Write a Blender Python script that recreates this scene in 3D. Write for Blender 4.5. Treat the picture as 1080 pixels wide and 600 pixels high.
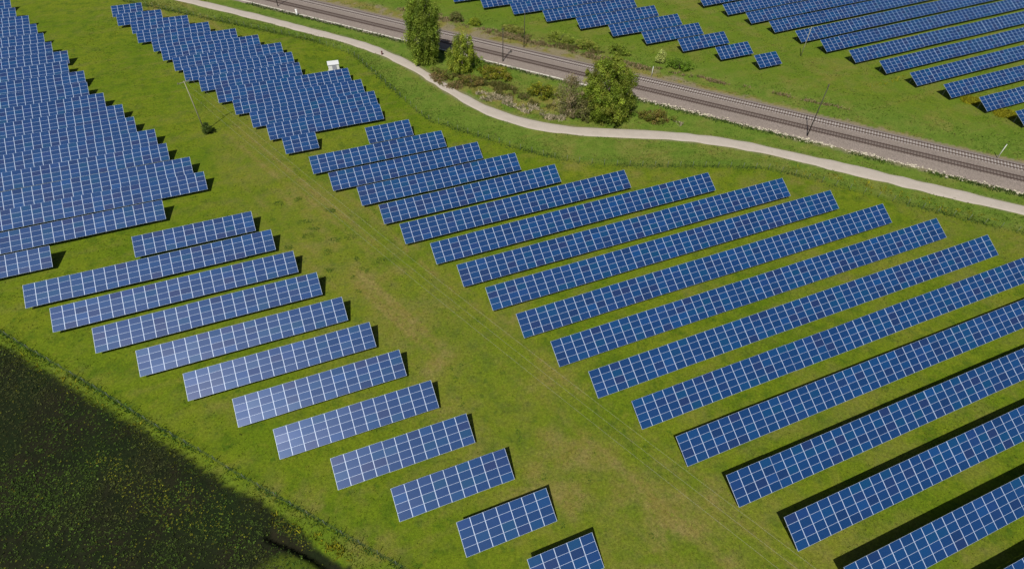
import bpy, math, random
import numpy as np
from mathutils import Matrix, Vector

random.seed(7)
rng = np.random.default_rng(11)
scene = bpy.context.scene
for o in list(bpy.data.objects):
    bpy.data.objects.remove(o, do_unlink=True)
COL = scene.collection

# ------------------------------------------------------------------ camera
CAM_H = 71.7335
PITCH, ROLL = 0.805096, 0.018669
cam_d = bpy.data.cameras.new('camera')
cam_d.sensor_width = 36.0
cam_d.lens = 611.639 / 1080 * 36.0
cam_d.clip_start, cam_d.clip_end = 1.0, 9000
cam = bpy.data.objects.new('camera', cam_d)
COL.objects.link(cam)
f = Vector((0, math.cos(PITCH), -math.sin(PITCH)))
r0 = Vector((1, 0, 0)); u0 = r0.cross(f)
r = math.cos(ROLL) * r0 + math.sin(ROLL) * u0
u = -math.sin(ROLL) * r0 + math.cos(ROLL) * u0
M = Matrix.Identity(4)
for i in range(3):
    M[i][0], M[i][1], M[i][2] = r[i], u[i], -f[i]
M[2][3] = CAM_H
cam.matrix_world = M
scene.camera = cam

# ------------------------------------------------------------------ light
SHADOW_AZ, SUN_EL = math.radians(72), math.radians(56)
world = bpy.data.worlds.new('World'); scene.world = world
world.use_nodes = True
wn = world.node_tree.nodes; wl = world.node_tree.links
sky = wn.new('ShaderNodeTexSky'); sky.sky_type = 'NISHITA'; sky.sun_disc = False
sky.sun_elevation = SUN_EL
to_sun = (-math.cos(SHADOW_AZ), -math.sin(SHADOW_AZ))
sky.sun_rotation = math.atan2(to_sun[0], to_sun[1])
sky.dust_density = 1.3
bg = wn['Background']; bg.inputs['Strength'].default_value = 0.05
wl.new(sky.outputs[0], bg.inputs['Color'])
sun_d = bpy.data.lights.new('sun', 'SUN')
sun_d.energy = 4.7; sun_d.angle = math.radians(0.53); sun_d.color = (1.0, 0.955, 0.88)
sun = bpy.data.objects.new('sun', sun_d); COL.objects.link(sun)
ray = Vector((math.cos(SHADOW_AZ) * math.cos(SUN_EL), math.sin(SHADOW_AZ) * math.cos(SUN_EL), -math.sin(SUN_EL)))
sun.rotation_euler = ray.to_track_quat('-Z', 'Y').to_euler()
sun.location = (-40, -60, 120)
vs = scene.view_settings
vs.view_transform = 'Standard'; vs.look = 'None'; vs.gamma = 1.0; vs.exposure = 0.06
vs.use_curve_mapping = False

# ------------------------------------------------------------------ helpers
def tag(o, label=None, cat=None, group=None, kind=None):
    if label: o['label'] = label
    if cat: o['category'] = cat
    if group: o['group'] = group
    if kind: o['kind'] = kind
    return o

def empty(name, loc=(0, 0, 0), rz=0.0):
    o = bpy.data.objects.new(name, None); COL.objects.link(o)
    o.empty_display_size = 0.5
    o.location = loc; o.rotation_euler = (0, 0, rz)
    return o

def mesh_from(name, verts, faces, mats, fmat=None, smooth=False):
    """verts (n,3); faces: list, or an (m,k) array of equal-sized faces"""
    me = bpy.data.meshes.new(name)
    verts = np.asarray(verts, dtype=np.float32)
    if isinstance(faces, np.ndarray):
        m, k = faces.shape
        me.vertices.add(len(verts)); me.vertices.foreach_set('co', verts.ravel())
        me.loops.add(m * k); me.loops.foreach_set('vertex_index', faces.astype(np.int32).ravel())
        me.polygons.add(m)
        me.polygons.foreach_set('loop_start', np.arange(0, m * k, k, dtype=np.int32))
    else:
        me.from_pydata([tuple(v) for v in verts], [], faces)
    for mt in mats: me.materials.append(mt)
    if fmat is not None:
        me.polygons.foreach_set('material_index', np.asarray(fmat, dtype=np.int32))
    me.update(calc_edges=True)
    me.polygons.foreach_set('use_smooth', np.full(len(me.polygons), bool(smooth)))
    me.validate()
    return me

def link(name, me, parent=None, loc=None, rot=None):
    o = bpy.data.objects.new(name, me); COL.objects.link(o)
    if parent is not None: o.parent = parent
    if loc is not None: o.location = loc
    if rot is not None: o.rotation_euler = rot
    return o

def color_attr(me, name, rgba):
    a = me.attributes.new(name, 'FLOAT_COLOR', 'POINT')
    a.data.foreach_set('color', np.asarray(rgba, dtype=np.float32).ravel())

class MB:
    def __init__(s): s.v, s.f, s.m = [], [], []
    def box(s, c, d, mat=0, M=None):
        n = len(s.v)
        for z in (-1, 1):
            for x, y in ((-1, -1), (1, -1), (1, 1), (-1, 1)):
                p = Vector((c[0] + x * d[0] / 2, c[1] + y * d[1] / 2, c[2] + z * d[2] / 2))
                s.v.append(M @ p if M else p)
        for q in ((3, 2, 1, 0), (4, 5, 6, 7), (0, 1, 5, 4), (1, 2, 6, 5), (2, 3, 7, 6), (3, 0, 4, 7)):
            s.f.append(tuple(n + i for i in q)); s.m.append(mat)
        return s
    def tube(s, pts, rad, seg=8, mat=0):
        n0 = len(s.v); pts = [Vector(p) for p in pts]
        for i, p in enumerate(pts):
            d = (pts[min(i + 1, len(pts) - 1)] - pts[max(i - 1, 0)]).normalized()
            a = d.orthogonal().normalized() if abs(d.z) > .9 else d.cross(Vector((0, 0, 1))).normalized()
            b = d.cross(a)
            rr = rad[i] if hasattr(rad, '__len__') else rad
            for k in range(seg):
                t = 2 * math.pi * k / seg
                s.v.append(p + a * math.cos(t) * rr + b * math.sin(t) * rr)
        for i in range(len(pts) - 1):
            for k in range(seg):
                a_, b_ = n0 + i * seg + k, n0 + i * seg + (k + 1) % seg
                s.f.append((a_, b_, b_ + seg, a_ + seg)); s.m.append(mat)
        s.f.append(tuple(n0 + k for k in range(seg))[::-1]); s.m.append(mat)
        e = n0 + (len(pts) - 1) * seg
        s.f.append(tuple(e + k for k in range(seg))); s.m.append(mat)
        return s
    def build(s, name, mats, parent=None, smooth=False, loc=None, rot=None):
        if not isinstance(mats, (list, tuple)): mats = [mats]
        me = mesh_from(name, [tuple(v) for v in s.v], s.f, mats, s.m, smooth)
        return link(name, me, parent, loc, rot)

def vnoise(x, y, seed=0):
    """smooth value noise in 0..1, numpy arrays"""
    xi, yi = np.floor(x).astype(np.int64), np.floor(y).astype(np.int64)
    fx, fy = x - xi, y - yi
    fx = fx * fx * (3 - 2 * fx); fy = fy * fy * (3 - 2 * fy)
    def h(a, b):
        n = (a * 374761393 + b * 668265263 + seed * 982451653) & 0xffffffff
        n = ((n ^ (n >> 13)) * 1274126177) & 0xffffffff
        return ((n ^ (n >> 16)) & 0xffff) / 65535.0
    return (h(xi, yi) * (1 - fx) + h(xi + 1, yi) * fx) * (1 - fy) + (h(xi, yi + 1) * (1 - fx) + h(xi + 1, yi + 1) * fx) * fy

def fbm(x, y, seed=0, o=4):
    t, a, n = 0, 1, 0
    for i in range(o):
        t = t + a * vnoise(x * 2 ** i + 17.3 * i, y * 2 ** i - 9.1 * i, seed + i); n += a; a *= .55
    return t / n

def sstep(a, b, x):
    t = np.clip((x - a) / (b - a), 0, 1); return t * t * (3 - 2 * t)

def dist_line(x, y, pts):
    """distance to a polyline and signed side (+ = left of travel)"""
    best = np.full(x.shape, 1e9); side = np.zeros(x.shape)
    for (ax, ay), (bx, by) in zip(pts[:-1], pts[1:]):
        dx, dy = bx - ax, by - ay
        t = np.clip(((x - ax) * dx + (y - ay) * dy) / (dx * dx + dy * dy), 0, 1)
        px, py = x - ax - t * dx, y - ay - t * dy
        d = np.hypot(px, py)
        cr = dx * (y - ay) - dy * (x - ax)
        upd = d < best
        side = np.where(upd, np.sign(cr), side); best = np.where(upd, d, best)
    return best, side

def resample(pts, n, smooth=2):
    p = np.array(pts, float)
    s = np.r_[0, np.cumsum(np.hypot(*np.diff(p, axis=0).T))]
    t = np.linspace(0, s[-1], n)
    q = np.c_[np.interp(t, s, p[:, 0]), np.interp(t, s, p[:, 1])]
    for _ in range(smooth):
        q[1:-1] = (q[:-2] + 2 * q[1:-1] + q[2:]) / 4
    return q

# ------------------------------------------------------------------ materials
def mat(name):
    m = bpy.data.materials.new(name); m.use_nodes = True
    nt = m.node_tree
    return m, nt, nt.nodes, nt.links, nt.nodes['Principled BSDF']

def N(ns, typ, **kw):
    n = ns.new(typ)
    for k, v in kw.items(): setattr(n, k, v)
    return n

def mixc(ns, ls, fac, a, b, mode='MIX'):
    n = ns.new('ShaderNodeMix'); n.data_type = 'RGBA'; n.blend_type = mode
    for sock, v in ((n.inputs[0], fac), (n.inputs[6], a), (n.inputs[7], b)):
        if hasattr(v, 'is_output'): ls.new(v, sock)
        elif hasattr(v, '__len__'): sock.default_value = (*v, 1) if len(v) == 3 else v
        else: sock.default_value = v
    return n.outputs[2]

def noise(ns, ls, scale, vec=None, detail=4, rough=.55):
    n = ns.new('ShaderNodeTexNoise'); n.inputs['Scale'].default_value = scale
    n.inputs['Detail'].default_value = detail; n.inputs['Roughness'].default_value = rough
    if vec is not None: ls.new(vec, n.inputs['Vector'])
    return n

def mrange(ns, ls, val, a, b, c=0, d=1):
    n = ns.new('ShaderNodeMapRange'); ls.new(val, n.inputs[0])
    for i, q in zip((1, 2, 3, 4), (a, b, c, d)): n.inputs[i].default_value = q
    return n.outputs[0]

def plain(name, col, rough=.6, var=.2, scale=3.0, metal=0.0, bump=0.0):
    m, nt, ns, ls, b = mat(name)
    tc = ns.new('ShaderNodeTexCoord')
    n = noise(ns, ls, scale, tc.outputs['Object'])
    lo = tuple(c * (1 - var) for c in col); hi = tuple(min(1, c * (1 + var)) for c in col)
    ls.new(mixc(ns, ls, n.outputs[0], lo, hi), b.inputs['Base Color'])
    b.inputs['Roughness'].default_value = rough; b.inputs['Metallic'].default_value = metal
    if bump:
        bp = ns.new('ShaderNodeBump'); bp.inputs['Strength'].default_value = bump
        ls.new(n.outputs[0], bp.inputs['Height']); ls.new(bp.outputs[0], b.inputs['Normal'])
    return m

def attr_leaf(name, attr='tint', translucent=.35, rough=.6):
    m, nt, ns, ls, b = mat(name)
    a = N(ns, 'ShaderNodeAttribute', attribute_name=attr)
    ls.new(a.outputs['Color'], b.inputs['Base Color'])
    b.inputs['Roughness'].default_value = rough
    b.inputs['Specular IOR Level'].default_value = .25
    tr = ns.new('ShaderNodeBsdfTranslucent')
    ls.new(mixc(ns, ls, 1.0, a.outputs['Color'], (1.25, 1.2, .6), 'MULTIPLY'), tr.inputs['Color'])
    mx = ns.new('ShaderNodeMixShader'); mx.inputs[0].default_value = translucent
    ls.new(b.outputs[0], mx.inputs[1]); ls.new(tr.outputs[0], mx.inputs[2])
    ls.new(mx.outputs[0], ns['Material Output'].inputs['Surface'])
    return m

def glass_mat(name, island):
    m, nt, ns, ls, b = mat(name)
    if island:
        rnd = ns.new('ShaderNodeNewGeometry').outputs['Random Per Island']
    else:
        rnd = ns.new('ShaderNodeObjectInfo').outputs['Random']
    cr = ns.new('ShaderNodeValToRGB')
    el = cr.color_ramp.elements
    el[0].position = 0; el[0].color = (0.0035, 0.0262, 0.096, 1)
    el[1].position = 1; el[1].color = (0.0035, 0.0480, 0.165, 1)
    for p, c in ((.07, (0.0105, 0.0257, 0.094, 1)), (.16, (0.0042, 0.0340, 0.125, 1)), (.55, (0.0035, 0.0318, 0.113, 1)),
                 (.75, (0.0035, 0.0430, 0.144, 1)), (.88, (0.0017, 0.0446, 0.120, 1)), (.95, (0.0075, 0.0335, 0.130, 1))):
        e = el.new(p); e.color = c
    ls.new(rnd, cr.inputs[0])
    uv = ns.new('ShaderNodeUVMap')
    # cell grid: thin pale joints between the 10 x 6 silicon cells
    sx = ns.new('ShaderNodeSeparateXYZ'); ls.new(uv.outputs[0], sx.inputs[0])
    lines = []
    for k, w in ((0, .035), (1, .035)):
        fr = N(ns, 'ShaderNodeMath', operation='FRACT'); ls.new(sx.outputs[k], fr.inputs[0])
        cp = N(ns, 'ShaderNodeMath', operation='LESS_THAN'); ls.new(fr.outputs[0], cp.inputs[0]); cp.inputs[1].default_value = w
        lines.append(cp.outputs[0])
    mx = N(ns, 'ShaderNodeMath', operation='MAXIMUM'); ls.new(lines[0], mx.inputs[0]); ls.new(lines[1], mx.inputs[1])
    # crystal grain inside the cells
    vo = ns.new('ShaderNodeTexVoronoi'); vo.inputs['Scale'].default_value = 5.0; ls.new(uv.outputs[0], vo.inputs['Vector'])
    grain = mixc(ns, ls, .22, cr.outputs[0], vo.outputs['Color'], 'SOFT_LIGHT')
    c = mixc(ns, ls, mx.outputs[0], grain, (.030, .060, .15))
    ls.new(c, b.inputs['Base Color'])
    b.inputs['Roughness'].default_value = .16
    b.inputs['IOR'].default_value = 1.45
    b.inputs['Coat Weight'].default_value = 0.0
    # light dust film: broad soft sheen towards the sun
    b.inputs['Sheen Weight'].default_value = 0.0
    gl = ns.new('ShaderNodeBsdfGlossy'); gl.inputs['Roughness'].default_value = .36
    gl.inputs['Color'].default_value = (.54, .64, 1, 1)
    ms = ns.new('ShaderNodeMixShader'); ms.inputs[0].default_value = .031
    ls.new(b.outputs[0], ms.inputs[1]); ls.new(gl.outputs[0], ms.inputs[2])
    ls.new(ms.outputs[0], ns['Material Output'].inputs['Surface'])
    return m

M_FRAME = plain('aluminium_frame', (.44, .52, .66), .5, .08, 2.0, metal=.12)
M_BACK = plain('backsheet', (.55, .56, .58), .6, .05)
M_GLASS = glass_mat('solar_glass', False)
M_GLASS_FAR = glass_mat('solar_glass_row', True)
M_STEEL = plain('galvanised_steel', (.22, .225, .23), .5, .15, 4)

def ground_mat():
    m, nt, ns, ls, b = mat('meadow_ground')
    tc = ns.new('ShaderNodeTexCoord').outputs['Object']
    z = N(ns, 'ShaderNodeAttribute', attribute_name='zones')
    sp = ns.new('ShaderNodeSeparateColor'); ls.new(z.outputs['Color'], sp.inputs[0])
    field, dry, lush = sp.outputs[0], sp.outputs[1], sp.outputs[2]
    bare = z.outputs['Alpha']
    big = noise(ns, ls, .055, tc, 5, .6); mid = noise(ns, ls, .35, tc, 5, .65)
    fine = noise(ns, ls, 2.6, tc, 6, .75); tiny = noise(ns, ls, 9.0, tc, 3, .8)
    g = mixc(ns, ls, mrange(ns, ls, big.outputs[0], .35, .65), (.084, .136, .0040), (.122, .156, .0072))
    g = mixc(ns, ls, mrange(ns, ls, mid.outputs[0], .47, .64, 0, .75), g, (.054, .098, .0040))
    spot = noise(ns, ls, .62, tc, 3, .55)
    g = mixc(ns, ls, mrange(ns, ls, spot.outputs[0], .60, .70, 0, .7), g, (.040, .086, .0044))
    g = mixc(ns, ls, mrange(ns, ls, noise(ns, ls, .9, tc, 5, .7).outputs[0], .54, .72, 0, .5), g, (.150, .154, .014))
    g = mixc(ns, ls, lush, g, mixc(ns, ls, mrange(ns, ls, mid.outputs[0], .35, .65), (.066, .126, .0130), (.118, .172, .0230)))
    drym = N(ns, 'ShaderNodeMath', operation='MULTIPLY'); ls.new(dry, drym.inputs[0])
    ls.new(mrange(ns, ls, noise(ns, ls, 1.1, tc, 6, .75).outputs[0], .26, .52, .15, 1), drym.inputs[1])
    g = mixc(ns, ls, drym.outputs[0], g, mixc(ns, ls, mrange(ns, ls, mid.outputs[0], .35, .65), (.150, .130, .026), (.195, .165, .050)))
    g = mixc(ns, ls, bare, g, (.20, .165, .115))
    soil = mixc(ns, ls, mrange(ns, ls, mid.outputs[0], .4, .65), (.0078, .0120, .0034), (.0150, .0138, .0066))
    soil = mixc(ns, ls, mrange(ns, ls, noise(ns, ls, .12, tc, 4).outputs[0], .45, .62, 0, .8), soil, (.0085, .0165, .0036))
    g = mixc(ns, ls, field, g, soil)
    v = mrange(ns, ls, fine.outputs[0], .28, .72, .60, 1.40)
    v2 = mrange(ns, ls, tiny.outputs[0], .25, .75, .62, 1.38)
    mm = N(ns, 'ShaderNodeMath', operation='MULTIPLY'); ls.new(v, mm.inputs[0]); ls.new(v2, mm.inputs[1])
    cc = ns.new('ShaderNodeCombineColor')
    for i in range(3): ls.new(mm.outputs[0], cc.inputs[i])
    g = mixc(ns, ls, 1.0, g, cc.outputs[0], 'MULTIPLY')
    ls.new(g, b.inputs['Base Color'])
    b.inputs['Roughness'].default_value = .9; b.inputs['Specular IOR Level'].default_value = .12
    bp = ns.new('ShaderNodeBump'); bp.inputs['Strength'].default_value = .55; bp.inputs['Distance'].default_value = .25
    ls.new(fine.outputs[0], bp.inputs['Height']); ls.new(bp.outputs[0], b.inputs['Normal'])
    return m
M_GROUND = ground_mat()

# ------------------------------------------------------------------ world geometry (metres)
PATH_UP = [(-150, 214), (-120, 200.2), (-102.4, 192.1), (-86.9, 185.1), (-70.9, 177.4), (-60.0, 171.6), (-49.8, 167.1), (-39.5, 160.9), (-31.6, 154.6), (-24.5, 147.5), (-17.2, 139.1), (-7.7, 129.4), (-1.5, 125.6), (4.4, 122.5), (11.8, 120.5), (19.1, 119.5), (25.7, 119.3), (38.7, 118.6), (46.4, 116.8), (53.0, 114.7), (58.9, 112.9), (73.4, 106.5), (82.0, 102.9), (90.2, 99.2), (98.0, 95.6), (120, 85.5), (150, 72)]
PATH_LO = [(-152, 211), (-122, 197.5), (-107.7, 191.2), (-95.4, 185.5), (-75.3, 176.0), (-59.0, 167.8), (-46.3, 161.5), (-36.8, 155.0), (-28.8, 148.2), (-21.2, 139.8), (-15.0, 132.7), (-7.6, 125.4), (-1.4, 121.3), (5.2, 118.4), (13.4, 116.7), (25.3, 116.1), (31.7, 115.8), (38.7, 115.0), (45.7, 113.8), (52.3, 111.9), (57.8, 109.2), (72.1, 103.3), (80.4, 99.3), (88.4, 95.6), (100.8, 90.6), (118.5, 82.4), (148.5, 69)]
FENCE1 = [(-150, 201), (-115.3, 186.0), (-82.8, 173.2), (-58.0, 163.2), (-44.7, 155.0), (-36.3, 143.2), (-30.1, 134.6), (-24.3, 126.6), (-20.7, 122.0), (-13.8, 118.0), (-8.2, 115.1), (-2.7, 112.3), (2.2, 109.8), (7.7, 107.4), (12.8, 105.7), (16.8, 105.0), (23.9, 104.6), (32.0, 104.6), (40.2, 104.8), (53.8, 104.6), (61.6, 101.4), (69.8, 97.3), (77.8, 93.4), (88.0, 88.8), (97.2, 84.5), (130, 69)]
FENCE2 = [(-118, 74.5), (-80.1, 56.6), (-73.1, 53.0), (-66.4, 49.7), (-60.2, 46.6), (-48.9, 40.7), (-40.2, 36.5), (-35.2, 33.9), (-30.5, 31.6), (-25.4, 29.2), (-19.2, 26.2), (-12.1, 22.8), (0, 17), (14, 10.4)]
FIELD = [(-118, 72.5), (-78.7, 54.4), (-71.9, 50.9), (-65.2, 47.5), (-58.2, 43.9), (-50.9, 40.3), (-42.2, 35.9), (-34.7, 32.1), (-31.0, 30.3), (-27.6, 28.7), (-24.8, 27.0), (-22.6, 25.0), (-17.5, 22.2), (-8, 17.5), (10, 8)]
DITCH = [(-28.6, 26.3), (-25.5, 25.3), (-23.0, 24.2), (-20.4, 22.8), (-18.6, 21.7), (-10, 17), (8, 7.5)]
RAIL_FAR = ((-13.45, 166.0), (110.0, 106.35))
RAIL_NEAR = ((-12.9, 160.45), (107.5, 102.2))
KERB = ((-88.9, 192.8), (105.0, 97.5))
AISLE = [(-125, 205), (-75, 150), (-55, 112), (-40, 90), (-14, 58), (10, 33), (40, 4)]

# ------------------------------------------------------------------ ground
def axis(a, b, step, far):
    core = np.arange(a, b + 1e-6, step)
    out, s, q = [], step, 0
    while q < far:
        s *= 1.35; q += s; out.append(q)
    out = np.array(out)
    return np.r_[(a - out)[::-1], core, b + out]

def height(x, y):
    z = (fbm(x * .045, y * .045, 3, 3) - .5) * .22 + (fbm(x * .33, y * .33, 8, 3) - .5) * .10
    d, _ = dist_line(x, y, DITCH)
    z = z - .95 * (1 - sstep(.10, 1.05, d))
    df, sf = dist_line(x, y, FIELD)
    z = z - .12 * sstep(0, 1.0, df * -sf)
    z = z + np.where(sf < 0, (fbm(x * 1.4, y * 1.4, 21, 3) - .5) * .22, 0) * sstep(0, 1, df)
    # flat formation under path and railway
    for ln, w in ((((RAIL_NEAR[0][0] - 250, RAIL_NEAR[0][1] + 121), (RAIL_NEAR[1][0] + 250, RAIL_NEAR[1][1] - 121)), 9),):
        dd, _ = dist_line(x, y, ln); z = z * sstep(w - 2, w + 3, dd) - .02
    c = (np.array(resample(PATH_UP, 60)) + np.array(resample(PATH_LO, 60))) / 2
    dd, _ = dist_line(x, y, c.tolist()); z = z * sstep(1.2, 3.5, dd) - .02
    return z

def zones(x, y):
    n1 = fbm(x * .16, y * .16, 31, 4); n2 = fbm(x * .5, y * .5, 41, 4)
    df, sf = dist_line(x, y, FIELD)
    sd = -df * sf + (n2 - .5) * 1.1 + (n1 - .5) * .4
    field = sstep(-.3, .3, sd)
    dd, _ = dist_line(x, y, DITCH)
    gp = np.exp(-(((x + 25.2) / 4.2) ** 2 + ((y - 22.3) / 1.9) ** 2) * 1.1)
    green_patch = sstep(.18, .70, gp + (n2 - .5) * .5)
    field = np.maximum(field * (1 - .55 * green_patch), 1 - sstep(.35, 1.0, dd + (n2 - .5) * .7))
    # dry ground
    da, _ = dist_line(x, y, AISLE)
    dry = np.exp(-(da / 10) ** 2) * (.16 + .34 * sstep(.40, .66, n1)) + .14 * sstep(.52, .72, n2)
    for bx, by, rx, ry, s in ((-11.3, 52.7, 3.5, 2.5, .8), (-39, 88.5, 6, 4, .5), (-6.4, 44.5, 3, 2, .7), (2.9, 32, 5, 3, .75), (-66, 48, 8, 2, .5), (-38.6, 43.8, 7, 2.2, .5), (-24, 31, 6, 2, .65), (-16.4, 25.3, 4, 2, .7), (-117, 182, 9, 7, .8), (-20.5, 70.5, 6, 3, .5), (15, 32, 4, 3, .7), (19, 27, 4, 3, .7), (-35, 77, 5, 3, .5), (-20, 75, 5, 4, .45), (-10, 62, 4, 3, .5), (-88, 150, 8, 6, .45), (-60, 122, 6, 3, .5), (88, 148, 16, 5, .4), (110, 128, 12, 4, .4), (60, 100.5, 10, 2, .5), (25, 101, 18, 2.4, .55)):
        dry = dry + .62 * s * np.exp(-(((x - bx) / rx) ** 2 + ((y - by) / ry) ** 2)) * sstep(.3, .6, n2)
    # between the long rows: patchy straw tint
    dry = dry + .34 * sstep(.5, .72, n1) * (x > 0)
    # mowing streaks: down the lane, and along the rows beside it
    sa = (x + y) * .7071; sb = (x - y) * .7071
    dry = dry + .55 * np.exp(-(da / 9) ** 2) * sstep(.5, .85, vnoise(sa * .95, sb * .035, 71)) * sstep(.3, .6, n1 + .12)
    se = x * .921 + y * .390; sn = -x * .390 + y * .921
    dry = dry + .20 * (1 - np.exp(-(da / 9) ** 2)) * sstep(.55, .9, vnoise(sn * .9, se * .04, 73)) * sstep(.35, .6, n2 + .1)
    # wheel ruts down the aisle
    for off in (3.2, 5.0):
        dr, sr = dist_line(x, y, [(-52, 112), (-18, 71), (8, 45), (40, 13)])
        dry = dry + .40 * np.exp(-((dr * sr - off) / .33) ** 2) * sstep(.35, .6, n2)
    # tan strip on the far side of the railway
    k = (y - (RAIL_FAR[0][1] + (RAIL_FAR[1][1] - RAIL_FAR[0][1]) / (RAIL_FAR[1][0] - RAIL_FAR[0][0]) * (x - RAIL_FAR[0][0]))) * .9
    wid = np.interp(x, [-90, -30, 0, 30, 50, 75, 110], [11, 11, 9, 8.5, 6.5, 4.2, 3.6])
    strip = (k > 0) * (1 - sstep(wid * .55, wid, k + (n2 - .5) * 6))
    dry = dry + .95 * strip * sstep(.25, .5, n1 + .1)
    # scrub ground between path and railway round the trees
    dry = dry + .85 * np.exp(-(((x + 4) / 21) ** 2 + ((y - 134 + .45 * (x + 4)) / 7) ** 2)) * sstep(.30, .50, n2)
    dry = np.clip(dry, 0, 1) * (1 - field); STRIP = strip
    # lush meadow round the path and beyond the railway
    d1, s1 = dist_line(x, y, FENCE1)
    lush = sstep(-.5, 2.0, d1 * s1) * .85
    lush = lush * (1 - .55 * sstep(8, 22, k))
    d2, s2 = dist_line(x, y, FENCE2)
    lush = np.maximum(lush, .35 * np.exp(-((d2 * -s2 - 1.2) / 1.0) ** 2))
    lush = np.clip(np.maximum(lush, green_patch * .25), 0, 1) * (1 - field)
    bare = np.zeros_like(x)
    c = (resample(PATH_UP, 80) + resample(PATH_LO, 80)) / 2
    dp, _ = dist_line(x, y, c.tolist())
    bare = .6 * (1 - sstep(1.7, 2.3, dp + (n2 - .5) * 1.2))
    kk = (y - (KERB[0][1] + (KERB[1][1] - KERB[0][1]) / (KERB[1][0] - KERB[0][0]) * (x - KERB[0][0]))) * .9
    bare = np.maximum(bare * .8, .75 * STRIP * sstep(.45, .62, fbm(x * .35, y * .35, 61, 4)))
    bare = np.maximum(bare, .8 * sstep(-1.6, .1, kk + (n2 - .5) * 2.2) * (k < 3.5))
    return np.stack([field, dry, lush, np.clip(bare, 0, 1) * (1 - field)], -1)

gx = axis(-190, 210, .62, 3500); gy = axis(-12, 268, .62, 3500)
gx = np.unique(np.round(np.r_[gx, np.arange(-33, -10, .2)], 3)); gy = np.unique(np.round(np.r_[gy, np.arange(14, 29, .2)], 3))
X, Y = np.meshgrid(gx, gy)
Zg = height(X, Y)
nx, ny = len(gx), len(gy)
idx = np.arange(nx * ny).reshape(ny, nx)
F = np.stack([idx[:-1, :-1], idx[:-1, 1:], idx[1:, 1:], idx[1:, :-1]], -1).reshape(-1, 4)
gme = mesh_from('ground', np.stack([X, Y, Zg], -1).reshape(-1, 3), F, [M_GROUND], smooth=True)
color_attr(gme, 'zones', zones(X, Y).reshape(-1, 4))
tag(link('ground', gme), kind='structure')

def gz(x, y):
    return float(height(np.array([float(x)]), np.array([float(y)]))[0])

# ------------------------------------------------------------------ path
def path_mat():
    m, nt, ns, ls, b = mat('pale_gravel_path')
    tc = ns.new('ShaderNodeTexCoord').outputs['Object']
    a = noise(ns, ls, .4, tc, 5, .6); c = noise(ns, ls, 5, tc, 6, .7)
    col = mixc(ns, ls, a.outputs[0], (.33, .288, .242), (.465, .412, .358))
    col = mixc(ns, ls, mrange(ns, ls, c.outputs[0], .4, .7, 0, .5), col, (.30, .265, .215))
    col = mixc(ns, ls, mrange(ns, ls, noise(ns, ls, 1.3, tc, 5, .7).outputs[0], .58, .72, 0, .55), col, (.26, .235, .165))
    ls.new(col, b.inputs['Base Color']); b.inputs['Roughness'].default_value = .9
    bp = ns.new('ShaderNodeBump'); bp.inputs['Strength'].default_value = .3; bp.inputs['Distance'].default_value = .05
    ls.new(c.outputs[0], bp.inputs['Height']); ls.new(bp.outputs[0], b.inputs['Normal'])
    return m
up, lo = resample(PATH_UP, 260, 6), resample(PATH_LO, 260, 6)
wob = (vnoise(np.arange(260) * .45, np.zeros(260), 5) - .5)[:, None] * .5
cen = (up + lo) / 2; dirv = (up - lo) / np.linalg.norm(up - lo, axis=1)[:, None]
half = (np.linalg.norm(up - lo, axis=1) / 2).clip(1.35, 1.9)[:, None]
half = .95 * np.convolve(np.pad(half[:, 0], 12, mode='edge'), np.ones(25) / 25, 'valid')[:, None]
cols = []
for s, z in ((-1.18, -.12), (-1.0, .03), (-.5, .055), (0, .065), (.5, .055), (1.0, .03), (1.18, -.12)):
    p = cen + dirv * half * s + dirv * wob * (abs(s) > .9) * np.sign(s)
    cols.append(np.c_[p, np.full(260, z)])
pv = np.stack(cols, 1)
pi_ = np.arange(260 * 7).reshape(260, 7)
pf = np.stack([pi_[:-1, :-1], pi_[1:, :-1], pi_[1:, 1:], pi_[:-1, 1:]], -1).reshape(-1, 4)
tag(link('path', mesh_from('path', pv.reshape(-1, 3), pf, [path_mat()], smooth=True)), kind='structure')

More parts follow.
